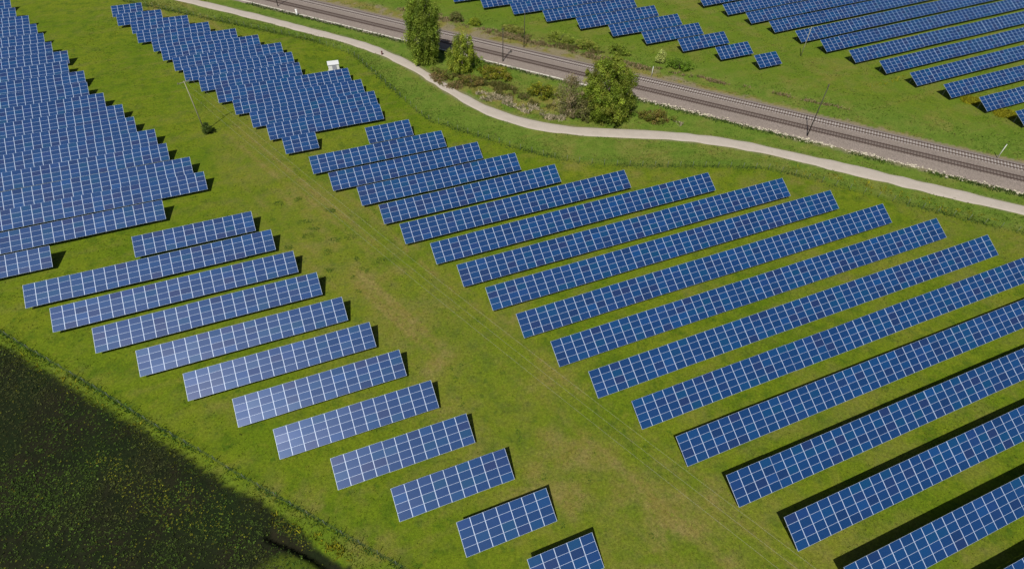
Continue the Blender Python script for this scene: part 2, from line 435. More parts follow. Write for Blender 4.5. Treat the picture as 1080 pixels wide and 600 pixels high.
# ------------------------------------------------------------------ railway
RA = math.atan2(RAIL_NEAR[1][1] - RAIL_NEAR[0][1], RAIL_NEAR[1][0] - RAIL_NEAR[0][0])
RO = Vector((45.0, 132.45, 0))       # on the near track
def along(p):                          # world -> rail frame
    d = Vector((p[0], p[1], 0)) - RO
    return d.x * math.cos(RA) + d.y * math.sin(RA), -d.x * math.sin(RA) + d.y * math.cos(RA)
FAR_OFF = along((48.3, 136.15))[1]
S0, S1 = -190, 150
def ballast_mat():
    m, nt, ns, ls, b = mat('ballast')
    tc = ns.new('ShaderNodeTexCoord').outputs['Object']
    vo = ns.new('ShaderNodeTexVoronoi'); vo.inputs['Scale'].default_value = 7; ls.new(tc, vo.inputs['Vector'])
    a = noise(ns, ls, .25, tc, 5, .6); fine = noise(ns, ls, 4, tc, 5, .7)
    sv = ns.new('ShaderNodeSeparateColor'); ls.new(vo.outputs['Color'], sv.inputs[0])
    col = mixc(ns, ls, sv.outputs[0], (.135, .111, .096), (.265, .219, .190))
    col = mixc(ns, ls, mrange(ns, ls, a.outputs[0], .4, .65, 0, .55), col, (.19, .158, .132))
    # rust and brake dust lie along the running rails
    sx = ns.new('ShaderNodeSeparateXYZ'); ls.new(tc, sx.inputs[0])
    tot = None
    for c0, w, s in ((-.75, .42, .80), (.75, .42, .80), (0, 1.0, .45), (FAR_OFF - .75, .30, .75), (FAR_OFF + .75, .30, .75)):
        d = N(ns, 'ShaderNodeMath', operation='SUBTRACT'); ls.new(sx.outputs[1], d.inputs[0]); d.inputs[1].default_value = c0
        ab = N(ns, 'ShaderNodeMath', operation='ABSOLUTE'); ls.new(d.outputs[0], ab.inputs[0])
        q = mrange(ns, ls, ab.outputs[0], w * .35, w, s, 0)
        if tot is None: tot = q
        else:
            mx = N(ns, 'ShaderNodeMath', operation='MAXIMUM'); ls.new(tot, mx.inputs[0]); ls.new(q, mx.inputs[1]); tot = mx.outputs[0]
    rg = N(ns, 'ShaderNodeMath', operation='MULTIPLY'); ls.new(tot, rg.inputs[0])
    ls.new(mrange(ns, ls, fine.outputs[0], .3, .6, .55, 1), rg.inputs[1])
    col = mixc(ns, ls, rg.outputs[0], col, (.075, .052, .045))
    ls.new(col, b.inputs['Base Color']); b.inputs['Roughness'].default_value = .95
    bp = ns.new('ShaderNodeBump'); bp.inputs['Strength'].default_value = .6; bp.inputs['Distance'].default_value = .08
    ls.new(vo.outputs['Distance'], bp.inputs['Height']); ls.new(bp.outputs[0], b.inputs['Normal'])
    return m
prof = [(-5.25, -.25), (-4.95, .05), (-2.6, .10), (-1.7, .30), (1.6, .30), (FAR_OFF / 2, .24), (FAR_OFF - 1.6, .30), (FAR_OFF + 1.7, .30), (FAR_OFF + 2.5, .02), (FAR_OFF + 3.0, -.25)]
ss = np.arange(S0, S1 + .1, 1.2)
bv = []
for i, (yy, zz) in enumerate(prof):
    jit = (vnoise(ss * .5, np.full(len(ss), i * 7.7), 9) - .5) * (.5 if i in (0, 1, 8, 9) else .08)
    jz = (vnoise(ss * .8, np.full(len(ss), i * 3.1), 19) - .5) * .06
    bv.append(np.c_[ss, yy + jit, np.full(len(ss), zz) + (jz if 0 < i < 9 else 0)])
bv = np.stack(bv, 1); bi = np.arange(len(ss) * len(prof)).reshape(len(ss), len(prof))
bf = np.stack([bi[:-1, :-1], bi[1:, :-1], bi[1:, 1:], bi[:-1, 1:]], -1).reshape(-1, 4)
tag(link('ballast_bed', mesh_from('ballast_bed', bv.reshape(-1, 3), bf, [ballast_mat()], smooth=True), None, RO, (0, 0, RA)), kind='structure')
M_RAIL = plain('rusty_rail', (.085, .058, .048), .5, .3, 1.5)
M_WOOD_SL = plain('tarred_sleeper', (.085, .066, .056), .85, .35, 1.2)
M_CONC_SL = plain('concrete_sleeper', (.34, .31, .29), .85, .2, .8)
M_CONC = plain('pale_concrete', (.55, .52, .44), .85, .25, 1.5)
for off, sm, lab in ((0, M_WOOD_SL, 'railway track with dark sleepers, nearer to the pale path'), (FAR_OFF, M_CONC_SL, 'railway track with pale concrete sleepers, farther from the path')):
    tr = empty('railway_track', RO, RA)
    tag(tr, lab, 'railway track', 'pair of railway tracks')
    for g in (-.7525, .7525):
        b_ = MB(); b_.box(((S0 + S1) / 2, off + g, .465), (S1 - S0, .075, .05)); b_.box(((S0 + S1) / 2, off + g, .39), (S1 - S0, .02, .10)); b_.box(((S0 + S1) / 2, off + g, .335), (S1 - S0, .15, .02))
        b_.build('rail', M_RAIL, tr)
    n = int((S1 - S0) / .62)
    sl = MB()
    for i in range(n): sl.box((S0 + .3 + i * .62 + random.uniform(-.03, .03), off + random.uniform(-.03, .03), .268), (.25, 2.55, .11))
    tag(sl.build('sleepers', sm, tr), kind='stuff')

# pale kerb of trough covers, breaking up into stones towards the right
kb = MB()
ka = along(KERB[0]); kbv = along(KERB[1])
def kerb_y(s): return ka[1] + (kbv[1] - ka[1]) * (s - ka[0]) / (kbv[0] - ka[0])
s = S0
while s < -18:
    kb.box((s + .5, kerb_y(s) + random.uniform(-.03, .03), .07 + random.uniform(-.01, .01)), (.98, .42, .16)); s += 1.0
tag(kb.build('kerb', M_CONC, None, False, RO, (0, 0, RA)), kind='structure')

def rocks(name, pts, mat_, kind='stuff'):
    V, Fc = [], []
    base = np.array([(1, 0, 0), (-1, 0, 0), (0, 1, 0), (0, -1, 0), (0, 0, 1), (0, 0, -1)], float)
    tri = [(0, 2, 4), (2, 1, 4), (1, 3, 4), (3, 0, 4), (2, 0, 5), (1, 2, 5), (3, 1, 5), (0, 3, 5)]
    for (x, y, z, sz) in pts:
        n = len(V); sc = np.array([sz * random.uniform(.7, 1.5), sz * random.uniform(.7, 1.3), sz * random.uniform(.4, .8)])
        a = random.uniform(0, 6.28); ca, sa = math.cos(a), math.sin(a)
        for b_ in base:
            q = b_ * sc * random.uniform(.75, 1.2); V.append((x + q[0] * ca - q[1] * sa, y + q[0] * sa + q[1] * ca, z + q[2]))
        Fc += [tuple(n + i for i in t) for t in tri]
    return link(name, mesh_from(name, V, Fc, [mat_]))
M_STONE = plain('pale_rubble_stone', (.44, .40, .30), .9, .3, .9)
pts = []
s = -19
while s < 120:
    dens = (1.0 if s < 45 else max(.12, 1 - (s - 45) / 45)) * (.3 + 1.0 * float(vnoise(np.array([s * .22]), np.array([3.3]), 2)[0]))
    for _ in range(3):
        if random.random() < dens * .8:
            y_ = kerb_y(s) + random.gauss(0, .42)
            w = RO + Vector((s * math.cos(RA) - y_ * math.sin(RA), s * math.sin(RA) + y_ * math.cos(RA), 0))
            pts.append((w.x, w.y, .06, random.uniform(.14, .34)))
    s += .42
ks = rocks('kerb_rubble', pts, M_STONE)
tag(ks, 'pale rubble stones lying along the near edge of the ballast', 'stones', kind='stuff')

# ------------------------------------------------------------------ solar arrays
PH = 1.01
def panel_geo(pw):
    W, H, T = pw - .008, PH - .006, .04
    lx, ly, rec = .036, .015, .006
    o = [(-W/2, -H/2), (W/2, -H/2), (W/2, H/2), (-W/2, H/2)]
    i = [(-W/2 + lx, -H/2 + ly), (W/2 - lx, -H/2 + ly), (W/2 - lx, H/2 - ly), (-W/2 + lx, H/2 - ly)]
    V = [(*p, 0) for p in o] + [(*p, T) for p in o] + [(*p, T) for p in i] + [(*p, T - rec) for p in i]
    Fc = [(3, 2, 1, 0)]; mm = [1]
    for k in range(4):
        j = (k + 1) % 4
        Fc.append((k, j, j + 4, k + 4)); mm.append(0)
        Fc.append((k + 4, j + 4, j + 8, k + 8)); mm.append(0)
        Fc.append((k + 8, j + 8, j + 12, k + 12)); mm.append(0)
    Fc.append((12, 13, 14, 15)); mm.append(2)
    return np.array(V), Fc, mm

def set_uv(me, mm_glass=2):
    uv = me.uv_layers.new(name='UVMap')
    cor = [(0, 0), (10, 0), (10, 6), (0, 6)]
    for p in me.polygons:
        if p.material_index == mm_glass:
            for k, li in enumerate(p.loop_indices): uv.data[li].uv = cor[k % 4]

_panel_cache = {}
def panel_mesh(pw):
    key = round(pw, 3)
    if key not in _panel_cache:
        V, Fc, mm = panel_geo(key)
        me = mesh_from('solar_panel', V, Fc, [M_FRAME, M_BACK, M_GLASS], mm)
        set_uv(me)
        _panel_cache[key] = me
    return _panel_cache[key]

def solar_array(e0, e1, n, az, tilt, label, group, single=True, xy=None):
    az = math.radians(az); tilt = math.radians(tilt + random.uniform(-.35, .35))
    ca, sa = math.cos(az), math.sin(az)
    x, y = xy if xy else (e0 * ca - n * sa, e0 * sa + n * ca)
    L = e1 - e0
    ncol = max(2, round(L / 1.672)); pw = L / ncol
    Z0 = .80
    root = empty('solar_array', (x, y, 0), az)
    tag(root, label, 'solar array', group)
    ct, st = math.cos(tilt), math.sin(tilt)
    sd = random.uniform(0, 900)
    sec = [((float(vnoise(np.array([q * .45 + sd]), np.array([.5]), 3)[0]) - .5) * .20 + random.uniform(-.012, .012)) for q in range(ncol // 4 + 2)]
    if single:
        me = panel_mesh(pw)
        for i in range(ncol):
            sag = sec[i // 4] + random.uniform(-.005, .005)
            for j in range(4):
                q = (j + .5) * PH
                o = bpy.data.objects.new('solar_panel', me); COL.objects.link(o)
                o.parent = root
                o.location = ((i + .5) * pw, q * ct, Z0 + q * st + sag)
                o.rotation_euler = (tilt + random.gauss(0, .006), random.gauss(0, .006), 0)
    else:
        V, Fc, mm = panel_geo(round(pw, 3))
        AV, AF, AM = [], [], []
        for i in range(ncol):
            for j in range(4):
                q = (j + .5) * PH; k = len(AV) * 16
                t = tilt + random.gauss(0, .006)
                c_, s_ = math.cos(t), math.sin(t)
                P = np.c_[V[:, 0] + (i + .5) * pw, V[:, 1] * c_ - V[:, 2] * s_ + q * ct, V[:, 1] * s_ + V[:, 2] * c_ + Z0 + q * st + sec[i // 4]]
                AV.append(P); AF += [tuple(k + a for a in fc) for fc in Fc]; AM += mm
        me = mesh_from('solar_panels', np.concatenate(AV), AF, [M_FRAME, M_BACK, M_GLASS_FAR], AM)
        set_uv(me)
        tag(link('solar_panels', me, root), kind='stuff')
    # steel table: purlins under the glass, inclined rafters, front and rear legs
    sup = MB()
    R = Matrix.Translation((0, 0, Z0)) @ Matrix.Rotation(tilt, 4, 'X')
    for yy in (.55, 1.55, 2.5, 3.5):
        for q in range(0, ncol, 4):
            w = min(4, ncol - q) * pw
            sup.box((q * pw + w / 2, yy + sec[q // 4] * st, -.05 + sec[q // 4] * ct), (w - .04, .06, .09), 0, R)
    k = max(2, round(L / 5.0))
    for i in range(k + 1):
        xx = 1.1 + (L - 2.2) * i / k
        sz = sec[min(int(xx / pw), ncol - 1) // 4]; sup.box((xx, 2.02 + sz * st, -.15 + sz * ct), (.07, 3.7, .10), 0, R)
        for yy in (.75, 3.3):
            top = Z0 + yy * st - .17 * ct + sz
            sup.box((xx, yy * ct + .17 * st, (top - .3) / 2), (.10, .10, top + .3))
    sup.build('support_frame', M_STEEL, root)
    return root

ORD = ['first', 'second', 'third', 'fourth', 'fifth', 'sixth', 'seventh', 'eighth', 'ninth', 'tenth', 'eleventh', 'twelfth', 'thirteenth', 'fourteenth', 'fifteenth', 'sixteenth', 'seventeenth', 'eighteenth', 'nineteenth', 'twentieth']
NUM = {i: w for i, w in enumerate('zero one two three four five six seven eight nine ten eleven twelve thirteen fourteen fifteen sixteen seventeen eighteen nineteen twenty'.split())}

# right-hand block, bottom row first: (e0, e1, n) along / across the rows
RB = [(47.0, 74, -4.2), (44.05, 83, 2.75), (41.6, 92, 9.86), (38.37, 101, 16.81), (35.49, 111, 23.8), (32.78, 116, 30.7), (29.56, 111.49, 37.41), (26.73, 106.73, 44.35), (23.98, 100.54, 51.35), (21.46, 94.16, 58.41), (18.79, 88.05, 65.2), (16.17, 74.98, 72.18), (12.47, 59.41, 79.17), (10.21, 46.94, 86.01), (7.52, 40.95, 92.95), (3.18, 34.97, 99.75), (.43, 29.1, 106.9), (13.65, 23.6, 114.0)]
for i, (a, b_, n) in enumerate(RB):
    if i == 0: lab = 'solar array cut off by the bottom right corner, lowest row of the big right block'
    elif i == len(RB) - 1: lab = 'shortest array at the top tip of the big right block of solar rows'
    elif i == len(RB) - 2: lab = 'solar array directly below the short top one in the big right block'
    else: lab = f'long solar array, {ORD[i]} row up from the bottom right corner in the right block'
    solar_array(a, b_, n, 22.95, 29.18, lab, 'solar arrays of the big right block')
# lower left block, bottom row first
LB = [(11.0, 19.29, 17.0), (4.8, 16.45, 23.88), (-1.43, 13.63, 30.75), (-7.65, 10.62, 37.49), (-13.98, 7.67, 44.43), (-18.7, 4.81, 51.33), (-24.93, 1.83, 58.18), (-31.34, -1.18, 65.09), (-37.68, -4.08, 72.14), (-44.13, -7.06, 78.93), (-48.88, -10.05, 86.11), (-33.13, -12.92, 92.79)]
for i, (a, b_, n) in enumerate(LB):
    nc = round((b_ - a) / 1.672)
    if i == 0: lab = 'smallest solar array, five panels wide, at the bottom edge of the stepped left block'
    elif i == len(LB) - 1: lab = 'topmost solar array of the stepped lower left block, twelve panels wide'
    elif i == len(LB) - 2: lab = 'longest solar array of the stepped lower left block, second from its top'
    else: lab = f'solar array {NUM.get(nc, "over twenty")} panels wide, {ORD[i]} from the bottom in the stepped lower left block'
    solar_array(a, b_, n, 22.53, 27.55, lab, 'solar arrays of the stepped lower left block')
# packed block at the left edge, lower row first (right end e1, n)
TB = [(-45.8, 95.5), (-27.9, 102.3), (-20.3, 109.2), (-22.8, 115.75), (-27.3, 122.9), (-29.7, 129.8), (-34.1, 137.0), (-36.8, 143.9), (-41.2, 151.2), (-45.3, 158.5), (-46.6, 165.4), (-51.0, 172.7), (-51.7, 179.5), (-56.2, 186.6), (-59.0, 193.8), (-61.7, 201.4), (-64.6, 208.6), (-69.1, 216.4), (-71.6, 224.2)]
for i, (b_, n) in enumerate(TB):
    a = -54.0 - (n - 95.5) * .164 - 8.5
    if i == 0: lab = 'short solar array cut by the left edge, lowest row of the packed left block'
    elif i == len(TB) - 1: lab = 'solar array in the top left corner, highest row of the packed left block'
    else: lab = f'solar array, {ORD[i]} row up from the lower end of the packed block at left'
    a = b_ - round((b_ - a) / 1.672) * 1.672
    solar_array(a, b_, n, 22.74, 28.36, lab, 'solar arrays of the packed left block', single=i < 7)
# packed block between the pole and the path, lower row first
MBK = [(-4.3, 2.7, 116.3), (-6.9, 18.6, 123.15), (-9.9, 18.8, 129.8), (-13.1, 17.1, 136.9), (-16.5, 15.2, 144.0), (-20.2, 4.1, 151.5), (-23.7, 3.1, 158.2), (-26.1, 1.1, 165.1), (-29.0, -4.2, 172.3), (-31.4, -9.7, 179.0), (-35.5, -16.6, 186.4), (-37.2, -22.1, 193.4), (-41.3, -29.3, 200.7), (-43.1, -34.8, 208.1)]
for i, (a, b_, n) in enumerate(MBK):
    if i == 0: lab = 'shortest solar array, four panels wide, at the lower tip of the upper middle block'
    elif i == len(MBK) - 1: lab = 'five panel wide solar array at the top left tip of the upper middle block'
    else: lab = f'solar array, {ORD[i]} row up from the lower tip of the upper middle packed block'
    solar_array(a, b_, n, 22.74, 28.36, lab, 'solar arrays of the upper middle block', single=i < 5)
# block just beyond the railway, the short one nearest the track first
e_, n_ = lambda x, y, a: x * math.cos(a) + y * math.sin(a), lambda x, y, a: -x * math.sin(a) + y * math.cos(a)
UB = [(118.2, 125.5, 113.1), (111.3, 122.2, 120.9), (104.4, 120.1, 128.9), (97.3, 116.7, 136.6), (90.8, 114.6, 144.4), (84.3, 111.4, 152.4), (77.1, 108.5, 160.6), (69.9, 105.5, 169.0), (62.8, 103, 176.9), (55.7, 100, 184.7)]
A0 = math.radians(22.74)
for i, (a, b_, n) in enumerate(UB):
    x, y = a * math.cos(A0) - n * math.sin(A0), a * math.sin(A0) + n * math.cos(A0)
    if i == 0: lab = 'smallest solar array beyond the railway, at the right tip of the far middle block'
    elif i == len(UB) - 1: lab = 'solar array cut by the top edge, leftmost of the far middle block'
    else: lab = f'solar array, {ORD[i]} from the small right tip of the block beyond the railway'
    solar_array(0, b_ - a, n, 23.2, 28.36, lab, 'solar arrays of the far middle block', single=False, xy=(x, y))
# far right block, lower row first
VB = [(158.0, 172, 67.1, 23.3), (155.7, 180, 75.0, 23.4), (153.0, 190, 82.9, 23.6), (150.2, 201, 90.7, 24.3), (148.0, 212, 98.7, 24.4), (145.1, 223, 106.6, 24.6), (142.3, 233, 114.5, 24.9), (140.0, 236, 122.1, 25.2), (137.2, 219, 130.2, 25.4), (134.8, 199, 138.0, 25.5), (132.1, 177, 145.9, 25.5), (129.0, 154, 154.4, 25.5)]
for i, (a, b_, n, az) in enumerate(VB):
    x, y = a * math.cos(A0) - n * math.sin(A0), a * math.sin(A0) + n * math.cos(A0)
    if i == 0: lab = 'solar array cut off by the right edge, lowest row of the far right block'
    elif i == len(VB) - 1: lab = 'solar array cut by the top edge, highest row of the far right block'
    else: lab = f'solar array, {ORD[i]} row up from the lower end of the far right block'
    solar_array(0, b_ - a, n, az, 28.36, lab, 'solar arrays of the far right block', single=False, xy=(x, y))

# ------------------------------------------------------------------ transformer kiosk
kio = empty('transformer_kiosk', (-47.6, 145.2, gz(-47.6, 145.2)), math.radians(18))
tag(kio, 'small white flat roofed kiosk with grey door behind the upper middle block', 'kiosk')
M_WHITE = plain('white_render', (.78, .78, .76), .7, .05)
MB().box((0, 0, 1.15), (2.7, 2.2, 2.3)).build('wall', M_WHITE, kio)
rf = MB().box((0, 0, 2.38), (2.9, 2.4, .12)).build('roof', plain('white_roof_sheet', (.62, .63, .64), .6, .08), kio)
dr = MB().box((.15, -1.125, 1.35), (1.1, .05, 1.9)).build('door', plain('grey_steel_door', (.33, .34, .40), .5, .1), kio)
MB().box((.55, -1.165, 1.4), (.05, .03, .16)).build('handle', M_STEEL, dr)
MB().box((0, 0, .04), (3.0, 2.5, .22)).build('plinth', M_CONC, kio)

# ------------------------------------------------------------------ poles and wires
M_POLE = plain('weathered_wood_pole', (.30, .28, .20), .85, .25, 3)
M_DARKPOLE = plain('dark_tarred_pole', (.05, .042, .036), .8, .3, 3)
M_INS = plain('brown_insulator', (.10, .055, .035), .3, .1)
M_WIRE = plain('aluminium_conductor', (.34, .33, .28), .9, .1, 1)
def pole(x, y, h, label, m, arm_az=None, r_=.14, arms=1, cat='pole', name='utility_pole', group=None, arm_len=3.4):
    o = empty(name, (x, y, gz(x, y)))
    tag(o, label, cat, group)
    MB().tube([(0, 0, -.6), (0, 0, h * .5), (0, 0, h)], [r_, r_ * .85, r_ * .68], 10).build('shaft', m, o, True)
    if arm_az is not None:
        d = Vector((math.cos(arm_az), math.sin(arm_az), 0))
        for k in range(arms):
            zz = h - .25 - .7 * k
            R = Matrix.Rotation(arm_az, 4, 'Z')
            MB().box((0, r_ * .9, zz), (arm_len, .1, .12), 0, R).build('crossarm', m, o)
            for s in (-1, 0, 1):
                p = d * s * arm_len * .45
                MB().tube([(p.x, p.y, zz + .05), (p.x, p.y, zz + .18), (p.x, p.y, zz + .34)], [.03, .07, .045], 8).build('insulator', M_INS, o, True)
    return o
PA = Vector((-70.3, 115.2, 0)); LA = math.radians(-43.7)
PB_ = PA + Vector((math.cos(LA), math.sin(LA), 0)) * 178
perp = LA + math.pi / 2
pole(PA.x, PA.y, 12.1, 'tall pale power pole with shadow in the grass lane by a dark bush', M_POLE, perp, .12, group='poles of the power line', arm_len=2.9)
pole(PB_.x, PB_.y, 12.1, 'power pole at the near end of the three overhead wires', M_POLE, perp, .12, group='poles of the power line', arm_len=2.9)
for s, w in ((-1, 'lowest'), (0, 'middle one'), (1, 'uppermost')):
    d = Vector((math.cos(perp), math.sin(perp), 0)) * s * 2.9 * .45
    pts = []
    for i in range(41):
        t = i / 40; p = PA.lerp(PB_, t) + d
        pts.append((p.x, p.y, 12.25 - 4 * 2.6 * t * (1 - t)))
    tag(MB().tube(pts, .0075, 5).build('overhead_wire', M_WIRE, None, True), f'thin pale overhead wire crossing the grass lane, {w} of the three', 'wire', 'wires of the power line')
PW = RA + math.pi / 2
pole(-3.6, 152.7, 9.0, 'dark pole with short crossarm at the ballast edge right of two green trees', M_DARKPOLE, PW, .13, 1, arm_len=1.4, group='poles along the railway')
pole(2.1, 162.0, 10.4, 'dark thin pole on the far side of the tracks below the far array', M_DARKPOLE, None, .11, group='poles along the railway')
pole(-74.9, 187.6, 9.0, 'dark pole at the top edge on the ballast left of the white post', M_DARKPOLE, PW, .13, 1, arm_len=1.4, group='poles along the railway')
pole(67.2, 117.9, 12.6, 'tall thin dark pole on the near ballast edge in front of the tracks at right', M_DARKPOLE, PW, .12, 1, arm_len=1.4, group='poles along the railway')
pole(79.6, 159.6, 8.2, 'brownish pole in the grass between the two far solar blocks', M_POLE, None, .11, group='poles along the railway')
M_GREYPOST = plain('pale_grey_post', (.52, .53, .48), .6, .1)
def post(x, y, h, r_, label, m, cap=True, name='marker_post'):
    o = empty(name, (x, y, gz(x, y))); tag(o, label, 'post')
    MB().tube([(0, 0, -.3), (0, 0, h)], [r_, r_], 10).build('shaft', m, o, True)
    if cap: MB().tube([(0, 0, h), (0, 0, h + .06), (0, 0, h + .14)], [r_ * 1.25, r_ * 1.25, r_ * .3], 10).build('cap', m, o, True)
    return o
post(35.7, 145.8, 2.7, .09, 'short pale grey post beside the far track right of the willow', M_GREYPOST)
post(106.8, 110.5, 3.4, .09, 'pale grey post beside the far track near the right edge', M_GREYPOST)
post(-67.2, 181.3, 1.7, .28, 'stout white post on the pale kerb near the top edge', M_WHITE)
rp = post(-36.9, 155.6, .95, .20, 'small dark red post at the near edge of the pale path', plain('dark_red_paint', (.10, .028, .025), .6, .2))
bx = empty('trackside_box', (-1.5, 157.9, .24), RA); tag(bx, 'small dark box standing between the two railway tracks', 'trackside box')
MB().box((0, 0, .26), (.36, .3, .5)).build('case', plain('dark_grey_cabinet', (.09, .085, .08), .6, .2), bx)
MB().box((0, 0, .54), (.42, .36, .06)).build('lid', M_DARKPOLE, bx)

# ------------------------------------------------------------------ fences
M_POST_G = plain('grey_green_fence_post', (.12, .14, .11), .6, .2)
M_MESH_G = plain('green_fence_wire', (.020, .045, .020), .9, .2)
def fence(pts, step, h, label, wires, rw, pr, cat='fence'):
    p = np.array(pts, float)
    L = np.r_[0, np.cumsum(np.hypot(*np.diff(p, axis=0).T))]
    n = int(L[-1] / step)
    t = np.arange(n + 1) * step
    q = np.c_[np.interp(t, L, p[:, 0]), np.interp(t, L, p[:, 1])]
    root = empty('wire_fence', (q[0][0], q[0][1], 0)); tag(root, label, cat)
    o0 = Vector((q[0][0], q[0][1], 0))
    me = None
    hz = height(q[:, 0], q[:, 1])
    for i in range(len(q)):
        if me is None:
            ob = MB().tube([(0, 0, -.4), (0, 0, h)], [pr, pr], 6).build('post', M_POST_G, root, True); me = ob.data
        else: ob = link('post', me, root)
        ob.location = (q[i][0] - o0.x, q[i][1] - o0.y, hz[i]); ob.rotation_euler = (random.gauss(0, .02), random.gauss(0, .02), 0)
    for k in range(wires):
        z = .12 + (h - .2) * k / (wires - 1)
        MB().tube([(q[i][0] - o0.x, q[i][1] - o0.y, hz[i] + z) for i in range(len(q))], rw, 4).build('wire', M_MESH_G, root)
    return root
fence(FENCE1, 2.7, 1.55, 'thin wire fence running through tall grass below the pale path', 6, .006, .035)
fence(FENCE2, 2.6, 1.5, 'dark green wire fence between the left arrays and the dark field', 7, .007, .035)

# ------------------------------------------------------------------ ground vegetation (stuff)
def blades(name, P, hgt, wid, tint, nb=3, lean=.35, material=None):
    """P (n,2) tuft positions -> nb pointed blades each"""
    n = len(P); z = height(P[:, 0], P[:, 1])
    k = n * nb
    px = np.repeat(P[:, 0], nb) + rng.normal(0, 1, k) * np.repeat(wid, nb) * .8
    py = np.repeat(P[:, 1], nb) + rng.normal(0, 1, k) * np.repeat(wid, nb) * .8
    pz = np.repeat(z, nb); hh = np.repeat(hgt, nb) * rng.uniform(.6, 1.2, k); ww = np.repeat(wid, nb) * rng.uniform(.6, 1.2, k)
    a = rng.uniform(0, 2 * np.pi, k); dx, dy = np.cos(a), np.sin(a)
    lx, ly = rng.normal(0, lean, k) * hh, rng.normal(0, lean, k) * hh
    v = np.empty((k, 4, 3))
    v[:, 0] = np.c_[px - dx * ww * .35, py - dy * ww * .35, pz - .04]
    v[:, 1] = np.c_[px + dx * ww * .35, py + dy * ww * .35, pz - .04]
    v[:, 2] = np.c_[px + dx * ww * .5 + lx * .6, py + dy * ww * .5 + ly * .6, pz + hh * .6]
    v[:, 3] = np.c_[px + lx, py + ly, pz + hh]
    t = np.repeat(np.repeat(tint, nb, 0) * rng.uniform(.8, 1.2, (k, 1)), 4, 0)
    me = mesh_from(name, v.reshape(-1, 3), np.arange(k * 4).reshape(k, 4), [material or M_BLADE])
    color_attr(me, 'tint', np.c_[t, np.ones(len(t))])
    return link(name, me)
M_BLADE = attr_leaf('grass_blades', translucent=.3, rough=.7)

def along_pts(pts, n, spread, off=0.0, seed=1):
    p = np.array(pts, float); d = np.diff(p, axis=0); L = np.r_[0, np.cumsum(np.hypot(*d.T))]
    t = rng.uniform(0, L[-1], n); i = np.clip(np.searchsorted(L, t) - 1, 0, len(d) - 1)
    q = np.c_[np.interp(t, L, p[:, 0]), np.interp(t, L, p[:, 1])]
    nr = np.c_[-d[i, 1], d[i, 0]] / np.hypot(d[i, 0], d[i, 1])[:, None]
    return q + nr * (rng.normal(0, spread, n) + off)[:, None]

# open meadow tufts
P = np.c_[rng.uniform(-125, 175, 150000), rng.uniform(12, 235, 150000)]
zz = zones(P[:, 0], P[:, 1])
dk, _ = dist_line(P[:, 0], P[:, 1], ((RO.x - 200 * math.cos(RA), RO.y - 200 * math.sin(RA)), (RO.x + 200 * math.cos(RA), RO.y + 200 * math.sin(RA))))
cpath = ((resample(PATH_UP, 80) + resample(PATH_LO, 80)) / 2).tolist()
dp, _ = dist_line(P[:, 0], P[:, 1], cpath)
cl = fbm(P[:, 0] * .22, P[:, 1] * .22, 77, 4)
keep = (zz[:, 0] < .3) & (dk > 8.3) & (dp > 2.0) & (rng.uniform(0, 1, len(P)) < sstep(.35, .62, cl))
P, zz = P[keep], zz[keep]
g1 = np.array([.090, .128, .010]); g2 = np.array([.084, .150, .016]); g3 = np.array([.175, .150, .050])
tint = g1[None] * (1 - zz[:, 2:3]) + g2[None] * zz[:, 2:3]
sel = rng.uniform(0, 1, len(P))[:, None] < (.06 + zz[:, 1:2] * .6)
tint = np.where(sel, g3[None] * rng.uniform(.6, 1.05, (len(P), 1)), tint * rng.uniform(.55, 1.4, (len(P), 1)))
tall = .08 + .16 * zz[:, 2] + .12 * rng.uniform(0, 1, len(P)) ** 3
tag(blades('meadow_grass', P, tall, .10 + .08 * rng.uniform(0, 1, len(P)), tint), 'olive green meadow grass tufts between and around the solar arrays', 'grass', kind='stuff')

# tall grass along both fences and beside the tracks
P1 = np.r_[along_pts(FENCE1, 4200, .45, .4), along_pts(FENCE1, 9000, 1.5, 1.8)]; P2 = np.r_[along_pts(FENCE2, 2600, .20, -.1), along_pts(FENCE2, 3000, .9, -1.2)]
kline = [(KERB[0][0] - 40, KERB[0][1] + 19.7), (KERB[1][0] + 30, KERB[1][1] - 14.7)]
P3 = along_pts(kline, 6000, .5, -.9)
PP = np.r_[P1, P2, P3]
tn = np.r_[np.r_[np.tile([.075, .135, .022], (4200, 1)), np.tile([.110, .165, .024], (9000, 1))], np.r_[np.tile([.085, .170, .032], (2600, 1)), np.tile([.120, .150, .016], (3000, 1))], np.tile([.050, .095, .014], (len(P3), 1))]
tn = tn * rng.uniform(.6, 1.5, (len(PP), 1))
hh = np.r_[np.r_[rng.uniform(.12, .36, 4200), rng.uniform(.06, .22, 9000)], np.r_[rng.uniform(.08, .32, 2600), rng.uniform(.06, .25, 3000)], rng.uniform(.15, .5, len(P3))]
cl = fbm(PP[:, 0] * .15, PP[:, 1] * .15, 5, 3); kp = rng.uniform(0, 1, len(PP)) < sstep(.2, .55, cl)
tag(blades('tall_grass', PP[kp], hh[kp], np.full(kp.sum(), .2), tn[kp], 3, .25), 'dark tall grass growing along the fences and the ballast edge', 'tall grass', kind='stuff')

def patch(cx, cy, rx, ry, n, ang=0.0):
    a = rng.uniform(0, 2 * np.pi, n); rr = np.sqrt(rng.uniform(0, 1, n)) * rng.uniform(.75, 1.1, n)
    x, y = rr * np.cos(a) * rx, rr * np.sin(a) * ry
    return np.c_[cx + x * math.cos(ang) - y * math.sin(ang), cy + x * math.sin(ang) + y * math.cos(ang)]
